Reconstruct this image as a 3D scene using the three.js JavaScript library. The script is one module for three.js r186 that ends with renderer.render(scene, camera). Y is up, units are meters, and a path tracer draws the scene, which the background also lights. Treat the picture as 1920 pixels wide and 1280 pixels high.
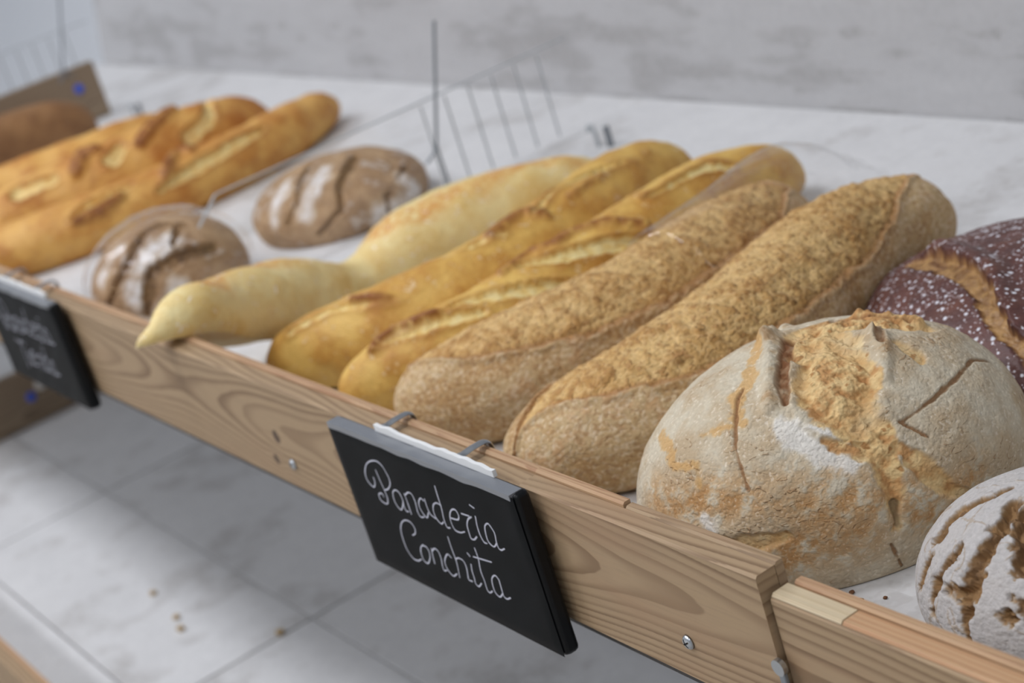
import * as THREE from 'three';
import { RoundedBoxGeometry } from 'three/addons/geometries/RoundedBoxGeometry.js';
import { mergeGeometries, mergeVertices } from 'three/addons/utils/BufferGeometryUtils.js';
import { RectAreaLightUniformsLib } from 'three/addons/lights/RectAreaLightUniformsLib.js';
import { Brush, Evaluator, SUBTRACTION } from 'three-bvh-csg';

// ---------------------------------------------------------------- rack frame, camera, light, exposure
// The bread rack leans 19 degrees: its own axes are x along the shelf, y off the shelf, z towards the shopper.
const V = (x, y, z) => new THREE.Vector3(x, y, z);
const LEAN = THREE.MathUtils.degToRad(19), RACK = V(0, 1.05, 0), TILT = new THREE.Quaternion().setFromAxisAngle(V(1, 0, 0), LEAN);
const onRack = (x, y, z) => V(x, y, z).applyQuaternion(TILT).add(RACK);
const scene = new THREE.Scene();
const camera = new THREE.PerspectiveCamera(2 * THREE.MathUtils.radToDeg(Math.atan(640 / 3459.1)), 1.5, 0.05, 30);
camera.position.copy(onRack(0.7932, 0.4008, 0.3951));
{
  const m = new THREE.Matrix4().makeBasis(V(0.536479, -0.287058, -0.793591), V(-0.147409, 0.894039, -0.423043), V(0.83094, 0.343936, 0.437318));
  camera.quaternion.setFromRotationMatrix(m).premultiply(TILT);
}
camera.focus = 0.9; camera.userData.fStop = 8.5;
const renderer = new THREE.WebGLRenderer({ antialias: true });
renderer.toneMapping = THREE.LinearToneMapping; renderer.toneMappingExposure = 1.28;
renderer.shadowMap.enabled = true;
scene.background = new THREE.Color(0, 0, 0);
RectAreaLightUniformsLib.init();
const LAMPS = [[-2.6, 1.35], [-0.6, 1.35], [1.4, 1.35], [-2.6, 3.4], [-0.6, 3.4], [1.4, 3.4]], LAMP_Y = 2.86, LAMP_POWER = 16, SHARE = [1.35, 1.0, 0.45, 2.3, 1.9, 0.8];   // ceiling panels: x, z

// ---------------------------------------------------------------- helpers
const YS = -0.085;                                            // height of the shelf board below the rim of the front board
const used = {};
function numbered(name) { const n = used[name] = (used[name] ?? -1) + 1; return n ? `${name}_${String(n).padStart(3, '0')}` : name; }
function onto(o, x, y, z, yaw = 0) { o.position.copy(onRack(x, y, z)); o.quaternion.copy(TILT).multiply(new THREE.Quaternion().setFromAxisAngle(V(0, 1, 0), yaw)); return o; }
function group(name, label, category, more = {}) { const g = new THREE.Group(); g.name = numbered(name); g.userData = { label, category, ...more }; scene.add(g); return g; }
function part(name, geo, mat, parent) { const m = new THREE.Mesh(geo, mat); m.name = name; m.castShadow = m.receiveShadow = true; parent.add(m); return m; }
function thing(name, geo, mat, label, category, more = {}) { const m = part(numbered(name), geo, mat, scene); m.userData = { label, category, ...more }; return m; }
function structure(name, geo, mat) { const m = part(name, geo, mat, scene); m.userData = { kind: 'structure' }; return m; }
function box(w, h, d, x = 0, y = 0, z = 0, r = 0.0008) { return new RoundedBoxGeometry(w, h, d, 1, Math.min(r, w / 3, h / 3, d / 3)).translate(x, y, z); }
function boxUV(g0, ox = 0, oy = 0, oz = 0) {                    // uv in metres, by the way each face points
  const g = g0.index ? g0.toNonIndexed() : g0, p = g.attributes.position, uv = new Float32Array(p.count * 2), a = V(), b = V(), c = V();
  for (let i = 0; i < p.count; i += 3) {
    a.fromBufferAttribute(p, i); b.fromBufferAttribute(p, i + 1); c.fromBufferAttribute(p, i + 2);
    const n = b.clone().sub(a).cross(c.clone().sub(a)), x = Math.abs(n.x), y = Math.abs(n.y), z = Math.abs(n.z);
    [a, b, c].forEach((q, k) => {
      const X = q.x + ox, Y = q.y + oy, Z = q.z + oz, t = x > y && x > z ? [Z, Y] : y > z ? [X, Z] : [X, Y];
      uv[(i + k) * 2] = t[0]; uv[(i + k) * 2 + 1] = t[1];
    });
  }
  g.setAttribute('uv', new THREE.BufferAttribute(uv, 2));
  return g;
}
function rng(s) { return () => { s |= 0; s = s + 0x6D2B79F5 | 0; let t = Math.imul(s ^ s >>> 15, 1 | s); t = t + Math.imul(t ^ t >>> 7, 61 | t) ^ t; return ((t ^ t >>> 14) >>> 0) / 4294967296; }; }
const PERM = new Uint8Array(512); { const r = rng(7), p = [...Array(256).keys()]; for (let i = 255; i > 0; i--) { const j = Math.floor(r() * (i + 1)); [p[i], p[j]] = [p[j], p[i]]; } for (let i = 0; i < 512; i++) PERM[i] = p[i & 255]; }
const gr = (h, x, y, z) => { h &= 15; const u = h < 8 ? x : y, v = h < 4 ? y : h === 12 || h === 14 ? x : z; return ((h & 1) ? -u : u) + ((h & 2) ? -v : v); };
function noise(x, y, z) {
  const fx = Math.floor(x), fy = Math.floor(y), fz = Math.floor(z), X = fx & 255, Y = fy & 255, Z = fz & 255; x -= fx; y -= fy; z -= fz;
  const u = x * x * x * (x * (x * 6 - 15) + 10), v = y * y * y * (y * (y * 6 - 15) + 10), w = z * z * z * (z * (z * 6 - 15) + 10);
  const A = PERM[X] + Y, AA = PERM[A] + Z, AB = PERM[A + 1] + Z, B = PERM[X + 1] + Y, BA = PERM[B] + Z, BB = PERM[B + 1] + Z, L = (t, a, b) => a + t * (b - a);
  return L(w, L(v, L(u, gr(PERM[AA], x, y, z), gr(PERM[BA], x - 1, y, z)), L(u, gr(PERM[AB], x, y - 1, z), gr(PERM[BB], x - 1, y - 1, z))),
    L(v, L(u, gr(PERM[AA + 1], x, y, z - 1), gr(PERM[BA + 1], x - 1, y, z - 1)), L(u, gr(PERM[AB + 1], x, y - 1, z - 1), gr(PERM[BB + 1], x - 1, y - 1, z - 1))));
}
function fbm(x, y, z, n = 4) { let s = 0, a = 0.5; for (let i = 0; i < n; i++) { s += a * noise(x, y, z); x = x * 2.03 + 11.3; y = y * 2.03 + 5.1; z = z * 2.03 + 7.7; a *= 0.5; } return s; }
const sat = (x) => x < 0 ? 0 : x > 1 ? 1 : x, step = (a, b, x) => { const t = sat((x - a) / (b - a)); return t * t * (3 - 2 * t); };
const mix = (a, b, t) => [a[0] + (b[0] - a[0]) * t, a[1] + (b[1] - a[1]) * t, a[2] + (b[2] - a[2]) * t];
function texture(w, h, f, srgb = true) {                         // f(x, y) gives sRGB 0..255 or, for data, one number 0..1
  const d = new Uint8Array(w * h * 4);
  for (let y = 0, i = 0; y < h; y++) for (let x = 0; x < w; x++, i += 4) {
    const c = f(x, y);
    if (srgb) { d[i] = c[0]; d[i + 1] = c[1]; d[i + 2] = c[2]; } else d[i] = d[i + 1] = d[i + 2] = sat(c) * 255;
    d[i + 3] = 255;
  }
  const t = new THREE.DataTexture(d, w, h); if (srgb) t.colorSpace = THREE.SRGBColorSpace;
  t.magFilter = t.minFilter = THREE.LinearFilter; t.wrapS = t.wrapT = THREE.RepeatWrapping; t.needsUpdate = true; return t;
}
const clampByte = (c) => [Math.max(0, Math.min(255, c[0])), Math.max(0, Math.min(255, c[1])), Math.max(0, Math.min(255, c[2]))];

// ---------------------------------------------------------------- materials
function torus4(x, y, w, h, f) { const a = x / w * 2 * Math.PI; return f(Math.cos(a) * w / 6.2832, Math.sin(a) * w / 6.2832, y); }
function washed(seed, dark, stretch, grey, pale = [221, 220, 219]) {                       // whitewashed laminate, 1.2 m x 0.8 m per repeat
  return texture(1536, 1024, (x, y) => {
    const X = x / 1280, Y = y / 1280;
    const big = fbm(X * 5 + seed, Y * 5 * stretch, seed, 4), mid = fbm(X * 24 / stretch + seed, Y * 24 * stretch, 3 + seed, 4), fine = fbm(X * 110 + seed, Y * 110, 9, 3);
    const patch = step(0.02, 0.32, big + mid * 0.7) * dark, speck = step(0.12, 0.3, fine + big * 0.9 + mid * 0.5 - 0.08) * dark;
    let c = mix(pale, grey, sat(patch * 0.75 + speck * 0.5));
    const v = 1 + fine * 0.05 + mid * 0.05;
    return clampByte([c[0] * v, c[1] * v, c[2] * v]);
  });
}
const shelfMap = washed(2.3, 0.6, 1, [182, 179, 176]); shelfMap.repeat.set(1 / 1.2, 1 / 0.8);
const panelMap = washed(8.1, 0.42, 2.2, [140, 137, 135], [184, 183, 183]); panelMap.repeat.set(1 / 1.2, 1 / 0.8);
const M = {
  shelf: new THREE.MeshStandardMaterial({ map: shelfMap, roughness: 0.5 }),
  panel: new THREE.MeshStandardMaterial({ map: panelMap, roughness: 0.65 }),
  deck: new THREE.MeshStandardMaterial({ color: 0x4a4744, roughness: 0.9 }),
  white: new THREE.MeshStandardMaterial({ color: 0xdfe2e6, roughness: 0.85 }),
  tileFloor: new THREE.MeshStandardMaterial({ color: 0xb9b6b0, roughness: 0.6 }),
  steel: new THREE.MeshStandardMaterial({ color: 0xb8bcc0, metalness: 1, roughness: 0.3 }),
  dullSteel: new THREE.MeshStandardMaterial({ color: 0x8b9095, metalness: 0.6, roughness: 0.5 }),
  slot: new THREE.MeshStandardMaterial({ color: 0x2c3036, metalness: 0.6, roughness: 0.5 }),
  acrylic: new THREE.MeshPhysicalMaterial({ color: 0xffffff, transmission: 1, thickness: 0, roughness: 0.02, ior: 1.3 }),
  rib: new THREE.MeshPhysicalMaterial({ color: 0xc0c5c8, roughness: 0.4, transmission: 0.25, thickness: 0 }),
  film: new THREE.MeshPhysicalMaterial({ color: 0xffffff, transmission: 1, thickness: 0, roughness: 0.1, ior: 1.22, side: THREE.DoubleSide }),
  blue: new THREE.MeshStandardMaterial({ color: 0x3f5fd0, roughness: 0.4 }),
  plug: new THREE.MeshStandardMaterial({ color: 0xd8d4cc, roughness: 0.5 }),
  lamp: new THREE.MeshStandardMaterial({ color: 0xffffff, emissive: 0xffffff, emissiveIntensity: 3 }),
  black: new THREE.MeshPhysicalMaterial({ color: 0x101214, roughness: 0.4, clearcoat: 0.2, clearcoatRoughness: 0.25, specularIntensity: 0.3 }),
  foil: new THREE.MeshPhysicalMaterial({ color: 0x74777c, roughness: 0.35, clearcoat: 0.6, clearcoatRoughness: 0.3 }),
  paper: new THREE.MeshStandardMaterial({ color: 0xe4e4e2, roughness: 0.9 }),
};
function wood(seed, pithY, pithZ, ring, warm, knots = []) {         // 0.9 m x 0.1 m of pine, cut along the trunk
  const t = texture(2048, 256, (px, py) => {
    const x = px / 2048 * 0.9, y = py / 256 * 0.1;
    let yy = y + 0.006 * noise(x * 5, seed, 0.5), zz = pithZ + 0.022 * noise(x * 1.9 + seed, 3.1, 0) + 0.004 * noise(x * 9 + seed, 1.1, 0);
    let knotted = 0, dy = 0;
    for (const [kx, ky, kr] of knots) { const ex = (x - kx), ey = (y - ky), q = Math.hypot(ex * 0.7, ey) / kr; dy += Math.sign(ey || 1) * kr * 0.9 * Math.exp(-q * q * 0.25); knotted = Math.max(knotted, 1 - step(0.75, 1.05, Math.hypot(ex * 1.1, ey) / kr + 0.2 * noise(x * 300, y * 300, 2))); }
    const r = Math.hypot(yy - pithY - dy, zz) / ring + 0.12 * noise(x * 4, y * 30, seed) + 0.05 * noise(x * 30, y * 300, seed), fr = r - Math.floor(r);
    const late = step(0.4, 0.94, fr) * (1 - step(0.95, 1, fr)) * (0.75 + 0.5 * noise(Math.floor(r) * 3.7, seed, 1));
    const fibre = noise(x * 60, y * 1700, seed) * 0.5 + noise(x * 22, y * 700, seed + 4) * 0.5;
    let c = mix(warm[0], warm[1], sat(late * 0.78 + fibre * 0.16)); c = mix(c, warm[2], 0.5 * step(0.05, 0.4, fbm(x * 6, y * 20, seed + 7, 3))); c = mix(c, [74, 56, 42], knotted * 0.85);
    return clampByte(c.map((k) => k * (1 + fibre * 0.07)));
  });
  t.repeat.set(1 / 0.9, 1 / 0.1);
  return new THREE.MeshStandardMaterial({ map: t, roughness: 0.62 });
}
const PINE = [[168, 142, 110], [110, 84, 58], [160, 126, 96]];
M.board = wood(1.7, 0.066, 0.040, 0.0030, PINE, [[0.571, 0.056, 0.006], [0.556, 0.035, 0.0045]]);
M.boardRight = wood(5.2, 0.045, 0.042, 0.0034, PINE);
M.lath = wood(9.4, 0.01, 0.05, 0.002, [[186, 152, 116], [150, 108, 76], [166, 122, 90]]);
M.wornEdge = wood(7.7, 0.01, 0.05, 0.0025, [[192, 154, 116], [164, 116, 78], [186, 138, 100]]);
M.paleEdge = wood(6.1, 0.01, 0.05, 0.004, [[202, 184, 152], [184, 162, 128], [198, 176, 142]]);
M.endBoard = wood(3.3, 0.03, 0.03, 0.004, [[150, 130, 106], [104, 84, 66], [134, 112, 90]]);

// ---------------------------------------------------------------- the room (closed, lit by ceiling panels in the aisle)
structure('floor', new THREE.BoxGeometry(9.4, 0.1, 7.7).translate(-0.6, -0.05, 2.6), M.tileFloor);
structure('ceiling', new THREE.BoxGeometry(9.4, 0.1, 7.7).translate(-0.6, 2.95, 2.6), M.white);
structure('wall_back', new THREE.BoxGeometry(9.4, 2.9, 0.1).translate(-0.6, 1.45, -1.2), M.white);
structure('wall_front', new THREE.BoxGeometry(9.4, 2.9, 0.1).translate(-0.6, 1.45, 6.4), M.white);
structure('wall_left', new THREE.BoxGeometry(0.1, 2.9, 7.5).translate(-5.2, 1.45, 2.6), M.white);
structure('wall_right', new THREE.BoxGeometry(0.1, 2.9, 7.5).translate(4.0, 1.45, 2.6), M.white);
LAMPS.forEach(([x, z], i) => {
  const g = group('ceiling_light', ['square white light panel in the ceiling at the left of the aisle', 'square white light panel in the ceiling above the bread counter', 'square white light panel in the ceiling right of the counter', 'square white light panel at the far left of the shop', 'square white light panel in the middle of the shop', 'square white light panel at the far right of the shop'][i], 'ceiling light');
  g.position.set(x, LAMP_Y, z);
  part('frame', box(0.64, 0.05, 0.64, 0, 0.015, 0, 0.004), M.white, g);
  part('diffuser', new THREE.BoxGeometry(0.58, 0.006, 0.58).translate(0, -0.013, 0), M.lamp, g);
  const l = new THREE.RectAreaLight(0xf3f6ff, LAMP_POWER * SHARE[i], 0.58, 0.58); l.position.set(x, LAMP_Y - 0.02, z); l.lookAt(x, 0, z); scene.add(l);
});

// ---------------------------------------------------------------- the rack: back panel, two leaning shelves of laminate boards
const ZB = -0.689;
{
  const g = group('back_panel', 'whitewashed wood grain panel standing behind the bread shelf', 'panel');
  onto(g, 0, YS + 0.003, ZB - 0.001); g.rotateX(-THREE.MathUtils.degToRad(12));
  part('board', boxUV(box(3.5, 0.62, 0.016, -0.70, 0.295, -0.009), 0.3), M.panel, g);
}
function shelf(label, joints, rows, zf, zb, gap, at) {
  const s = group('shelf', label, 'shelf'), x0 = joints[0], x1 = joints[joints.length - 1]; onto(s, 0, at[0], at[1]);
  part('base_board', box(x1 - x0, 0.016, zf - zb - 0.002, (x0 + x1) / 2, -0.0164, (zf + zb) / 2), M.deck, s);
  const zs = [zf, ...rows, zb];
  for (let i = 0; i + 1 < joints.length; i++) for (let k = 0; k + 1 < zs.length; k++) {
    const w = joints[i + 1] - joints[i] - gap, d = zs[k] - zs[k + 1] - gap * 0.6;
    part('tile', boxUV(box(w, 0.008, d, (joints[i] + joints[i + 1]) / 2, -0.004, (zs[k] + zs[k + 1]) / 2, 0.0012), i * 0.37 + k * 0.61, 0, k * 0.23 + i * 0.11), M.shelf, s);
  }
}
shelf('white laminate shelf leaning forward under the bread', [-2.46, -0.976, 1.0], [], -0.02, ZB, 0.0016, [YS, 0]);
const LOW = [-0.374, 0.128];                                      // the rim of the lower shelf, one tier down
shelf('lower white tiled shelf, empty but for crumbs', [-2.46, -2.098, -1.487, -0.876, -0.265, 0.346, 1.0], [-0.098, -0.288, -0.478, -0.668], -0.02, -0.80, 0.0035, [LOW[0] + YS, LOW[1]]);

// front boards, each a board with a lath glued behind it
function plank(x0, x1, top, bottom, z0, z1, chamfer) {              // plain prism built by hand: profile in (z, y), swept along x
  const P = [[z0, top - 0.0012], [z0, bottom + chamfer], [z0 - chamfer * 0.9, bottom], [z1, bottom], [z1, top], [z0 - 0.0012, top]], pos = [];
  const tri = (a, b, c) => pos.push(...a, ...b, ...c), n = P.length;
  for (let i = 0; i < n; i++) { const [za, ya] = P[i], [zb, yb] = P[(i + 1) % n]; const a = [x0, ya, za], b = [x1, ya, za], c = [x1, yb, zb], d = [x0, yb, zb]; tri(a, d, c); tri(a, c, b); }
  for (let i = 1; i + 1 < n; i++) { const q = (k, x) => [x, P[k][1], P[k][0]]; tri(q(0, x1), q(i, x1), q(i + 1, x1)); tri(q(0, x0), q(i + 1, x0), q(i, x0)); }
  const g = new THREE.BufferGeometry(); g.setAttribute('position', new THREE.Float32BufferAttribute(pos, 3)); g.computeVertexNormals(); return g;
}
function screwHead() {
  const head = new Brush(new THREE.LatheGeometry([[0, 0.0022], [0.0015, 0.0021], [0.003, 0.0015], [0.0038, 0.0006], [0.004, -0.0004], [0, -0.0006]].map(([a, b]) => new THREE.Vector2(a, b)), 28).rotateX(Math.PI / 2)), ev = new Evaluator(); ev.attributes = ['position', 'normal'];
  head.geometry.deleteAttribute('uv'); head.updateMatrixWorld(); let r = head;
  for (const a of [0.5, 0.5 + Math.PI / 2]) { const c = new Brush(new THREE.BoxGeometry(0.0048, 0.0009, 0.003).translate(0, 0, 0.0022)); c.geometry.deleteAttribute('uv'); c.rotation.z = a; c.updateMatrixWorld(); r = ev.evaluate(r, c, SUBTRACTION); r.updateMatrixWorld(); }
  return r.geometry;
}
const SCREW = screwHead();
{
  const b = group('front_board', 'long pine board along the front of the bread shelf, held by two screws', 'board'); onto(b, 0, 0, 0);
  part('board', boxUV(plank(-2.0, 0.1925, -0.001, YS, 0, -0.0115, 0.004), 0.9, 0.1, 0), M.board, b);
  part('rear_lath', boxUV(plank(-2.0, 0.079, 0.0015, YS, -0.0118, -0.0165, 0.001), 0, 0.1, 0), M.lath, b);
  part('rear_lath', boxUV(plank(0.0805, 0.1925, 0.0, YS, -0.0118, -0.0165, 0.001), 0.4, 0.1, 0.02), M.board, b);
  for (const [x, y] of [[-0.315, -0.062], [0.122, -0.0585]]) part('screw', SCREW, M.steel, b).position.set(x, y, 0.0004);
  const c = group('front_board', 'second pine board right of the joint, its sawn top edge pale', 'board'); onto(c, 0, 0, 0);
  part('board', boxUV(plank(0.195, 1.0, -0.0125, YS - 0.002, -0.003, -0.014, 0.003), 0.2, 0.1, 0.03), M.boardRight, c);
  part('pale_edge', boxUV(plank(0.1958, 0.2405, -0.0105, -0.0127, -0.0036, -0.0138, 0.0004), 0.2, 0.1, 0), M.paleEdge, c);
  part('worn_edge', boxUV(plank(0.2412, 1.0, -0.0107, -0.0127, -0.0036, -0.0138, 0.0004), 0.2, 0.1, 0), M.wornEdge, c);
  part('rear_lath', boxUV(plank(0.200, 1.0, -0.0085, YS, -0.0143, -0.019, 0.001), 0.2, 0.1, 0), M.lath, c);
  const k = group('joint_bracket', 'thin grey metal strip over the joint of the two boards', 'bracket'); onto(k, 0.1965, -0.077, 0.0022);
  part('plate', box(0.0042, 0.062, 0.0025, 0, 0, 0, 0.001), M.dullSteel, k);
  part('hook', new THREE.CylinderGeometry(0.0042, 0.0042, 0.0026, 20).rotateX(Math.PI / 2).translate(-0.0012, 0.031, 0), M.steel, k);
  const d = group('front_board', 'pine board at the front of the lower shelf, in the bottom corner', 'board'); onto(d, 0, LOW[0], LOW[1]);
  part('board', boxUV(plank(-2.0, 1.0, -0.001, YS, 0, -0.0115, 0.004), 0.3, 0.1, 0), M.boardRight, d);
  part('rear_lath', boxUV(plank(-2.0, 1.0, 0.001, YS, -0.0118, -0.0165, 0.001), 0.3, 0.1, 0), M.lath, d);
}
// end boards with a coloured plug each
function endBoard(label, x, y, z, zEnd, py, pz, white) {
  const g = group('end_board', label, 'board'); onto(g, x, y, z);
  part('board', boxUV(box(0.018, 0.084, -0.018 - zEnd, -0.009, -0.0423, (-0.018 + zEnd) / 2, 0.002)), M.endBoard, g);
  part('plug', new THREE.SphereGeometry(0.0075, 16, 12).scale(0.5, 1, 1).translate(0.001, py, pz), M.blue, g);
  if (white) part('plug_cap', new THREE.SphereGeometry(0.009, 16, 12).scale(0.4, 1, 1).translate(0.001, py + 0.012, pz - 0.02), M.plug, g);
}
endBoard('wooden end board closing the left side of the bread shelf', -1.95, 0, 0, -0.508, -0.032, -0.472, false);
endBoard('wooden end board of the lower shelf below the left sign', -1.875, LOW[0], LOW[1], -0.66, -0.042, -0.334, true);

// clear dividers with upright ribs
function divider(name, label, x, top, zFront, zBack, ribs) {
  const g = group(name, label, 'divider'); onto(g, x, YS, 0);
  const h = top - YS, s = new THREE.Shape();                        // seen from the side: (z, y)
  s.moveTo(zFront + 0.06, 0.0005); s.lineTo(zBack, 0.0005); s.lineTo(zBack, h); s.lineTo(zFront, h); s.quadraticCurveTo(zFront + 0.012, h - 0.006, zFront + 0.024, h - 0.02);
  const geo = new THREE.ExtrudeGeometry(s, { depth: 0.003, bevelEnabled: false }); geo.rotateY(-Math.PI / 2);
  part('sheet', geo, M.acrylic, g);
  part('edge', mergeGeometries([new THREE.BoxGeometry(0.0032, 0.0012, zFront - zBack).translate(-0.0015, h + 0.0006, (zFront + zBack) / 2), new THREE.BoxGeometry(0.0032, 0.0012, 0.034).rotateX(0.7).translate(-0.0015, h - 0.0105, zFront + 0.0135)]), M.rib, g);
  for (const z of ribs) part('rib', new THREE.CylinderGeometry(0.0011, 0.0011, h - 0.012, 8).translate(0.0012, (h + 0.006) / 2, z), M.rib, g);
  return g;
}
divider('shelf_divider', 'clear acrylic divider with upright ribs beside the floury round loaves', -0.785, 0.015, -0.189, -0.60, [0, 1, 2, 3, 4, 5].map((k) => -0.418 - 0.0285 * k));
divider('shelf_divider', 'clear acrylic sheet with upright ribs beyond the left end board', -1.972, 0.055, -0.06, -0.53, [...Array(10).keys()].map((k) => -0.25 - 0.0265 * k));
function holder(label, x, y, z, up, legs) {                         // a wire stem standing plumb, forked at the foot
  const g = group('wire_holder', label, 'holder'); onto(g, x, y, z);
  const top = V(0, up, -up * Math.tan(LEAN)), tube = (pts, r) => new THREE.TubeGeometry(new THREE.CatmullRomCurve3(pts), 24, r, 8);
  part('stem', tube([V(0, 0, 0), V(0, 0.02, -0.02 * Math.tan(LEAN)), top], 0.0017), M.dullSteel, g);
  for (const l of legs) part('leg', tube([V(0, 0.002, 0), V(0, l[0] * 0.4, l[1] * 0.25), V(0, l[0], l[1])], 0.0014), M.dullSteel, g);
}
holder('thin grey wire stem clipped on the middle acrylic divider', -0.7815, -0.029, -0.4205, 0.114, [[-0.013, 0.017], [-0.04, -0.0]]);
holder('thin grey wire stem on the left end board', -1.9475, 0.002, -0.459, 0.16, [[-0.014, 0.012], [-0.014, -0.012]]);
{
  const clip = (label, x, z, s) => {
    const g = group('shelf_clip', label, 'clip'); onto(g, x, YS, z);
    part('hook', new THREE.TubeGeometry(new THREE.CatmullRomCurve3([V(0, 0, 0), V(0, 0.014, 0), V(-0.003, 0.021, 0), V(-0.009, 0.021, 0), V(-0.011, 0.016, 0)]), 24, 0.0022 * s, 8), M.rib, g);
    part('pin', box(0.0045 * s, 0.022, 0.006 * s, 0.016, 0.011, -0.004), M.dullSteel, g);
  };
  clip('small grey hook and pin standing behind the twisted bread', -0.722, -0.563, 1);
  clip('small grey hook and pin at the left end of the shelf', -1.83, -0.50, 1);
}

// ---------------------------------------------------------------- the two chalkboard signs
const GLYPHS = {
  P: ['-127,43 -126,41 -128,34 -135,28 -143,30 -148,35 -147,44 -137,57 -125,65 -108,71 -97,72 -87,68 -82,61 -79,53 -82,45 -93,36 -103,32', '-112,57 -109,44 -105,31 -104,21 -109,12 -117,10 -127,13 -127,19 -121,23 -115,23 -114,20'],
  a: ['-62,30 -64,38 -71,40 -81,35 -86,25 -85,16 -78,11 -68,19 -63,26', '-64,38 -62,29 -65,19 -63,13 -57,14'],
  n: ['-51,40 -51,28 -52,12', '-49,39 -38,45 -31,44 -29,34 -32,19 -29,14 -20,16'],
  a2: ['-5,42 -10,44 -19,37 -22,29 -18,20 -13,17 -4,26', '-1,45 -2,32 0,25 5,23 10,22'],
  d: ['36,46 27,47 17,42 11,32 12,23 21,18 28,22', '38,72 36,56 35,42 32,26 34,17 41,18'],
  e: ['52,34 62,35 70,37 74,43 71,49 63,48 54,41 49,30 52,19 63,18 75,22'],
  r: ['83,48 99,49', '104,49 95,44 87,34 85,23 85,16 91,16 100,22'],
  i: ['114,52 110,37 110,26 114,19 120,19', '110,66 118,64'],
  a3: ['143,45 138,49 129,44 125,35 125,23 134,19 144,26', '141,47 146,40 144,27 145,20 149,19 158,23'],
  C: ['-71,-23 -62,-18 -58,-10 -63,-3 -75,-3 -89,-10 -99,-22 -103,-37 -102,-54 -94,-62 -82,-62 -71,-57'],
  o: ['-51,-31 -60,-37 -65,-46 -64,-56 -56,-58 -46,-50 -40,-39 -43,-32 -51,-32'],
  n2: ['-30,-30 -33,-41 -35,-52', '-30,-33 -20,-27 -13,-29 -12,-38 -16,-50 -16,-56 -9,-54'],
  c: ['16,-29 11,-26 0,-34 -6,-43 -5,-52 3,-58 15,-52'],
  h: ['27,2 26,-14 26,-30 20,-55', '26,-28 37,-24 45,-26 47,-33 44,-45 43,-51 51,-51'],
  i2: ['62,-25 59,-35 59,-43 58,-52 63,-54 73,-47', '62,-10 66,-13'],
  t: ['85,3 86,-9 82,-28 83,-40 83,-54 87,-55 94,-51', '75,-11 116,-6'],
  a4: ['120,-28 115,-24 104,-31 100,-42 101,-51 108,-54 118,-47', '120,-28 119,-41 119,-50 123,-52 133,-48'],
  T: ['-96,-8 -80,-12 -52,-8', '-72,-10 -72,-35 -76,-60 -80,-66'],
};
function chalk(words, grime) {                                       // writing on a 213 x 100 mm board, half-millimetre units
  const W = 2048, H = 962, s = W / 426, cover = new Float32Array(W * H);
  for (const [key, dx, dy] of words) for (const line of GLYPHS[key]) {
    const pts = line.split(' ').map((q) => { const [a, b] = q.split(',').map(Number); return V((a + dx + 213) * s, (b + dy + 100) * s, 0); });
    const dense = new THREE.CatmullRomCurve3(pts, false, 'centripetal').getPoints(pts.length * 14);
    dense.forEach((p, i) => {
      const r = (1.15 + 0.35 * noise(i * 0.05, dx, line.length)) * s;
      for (let y = Math.floor(p.y - r - 2); y <= p.y + r + 2; y++) for (let x = Math.floor(p.x - r - 2); x <= p.x + r + 2; x++) if (x >= 0 && y >= 0 && x < W && y < H) { const c = 1 - step(r - 1.5, r + 1, Math.hypot(x - p.x, y - p.y)); if (c > cover[y * W + x]) cover[y * W + x] = c; }
    });
  }
  const t = texture(W, H, (x, y) => {
    const n = fbm(x / 260, y / 260, grime, 4), k = cover[y * W + x] * (0.86 + 0.25 * noise(x / 5, y / 5, 1));
    return mix([14 + n * 6 * grime, 16 + n * 6 * grime, 18 + n * 7 * grime], [226, 226, 238], sat(k));
  });
  t.wrapS = t.wrapT = THREE.ClampToEdgeWrapping; return t;
}
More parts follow.
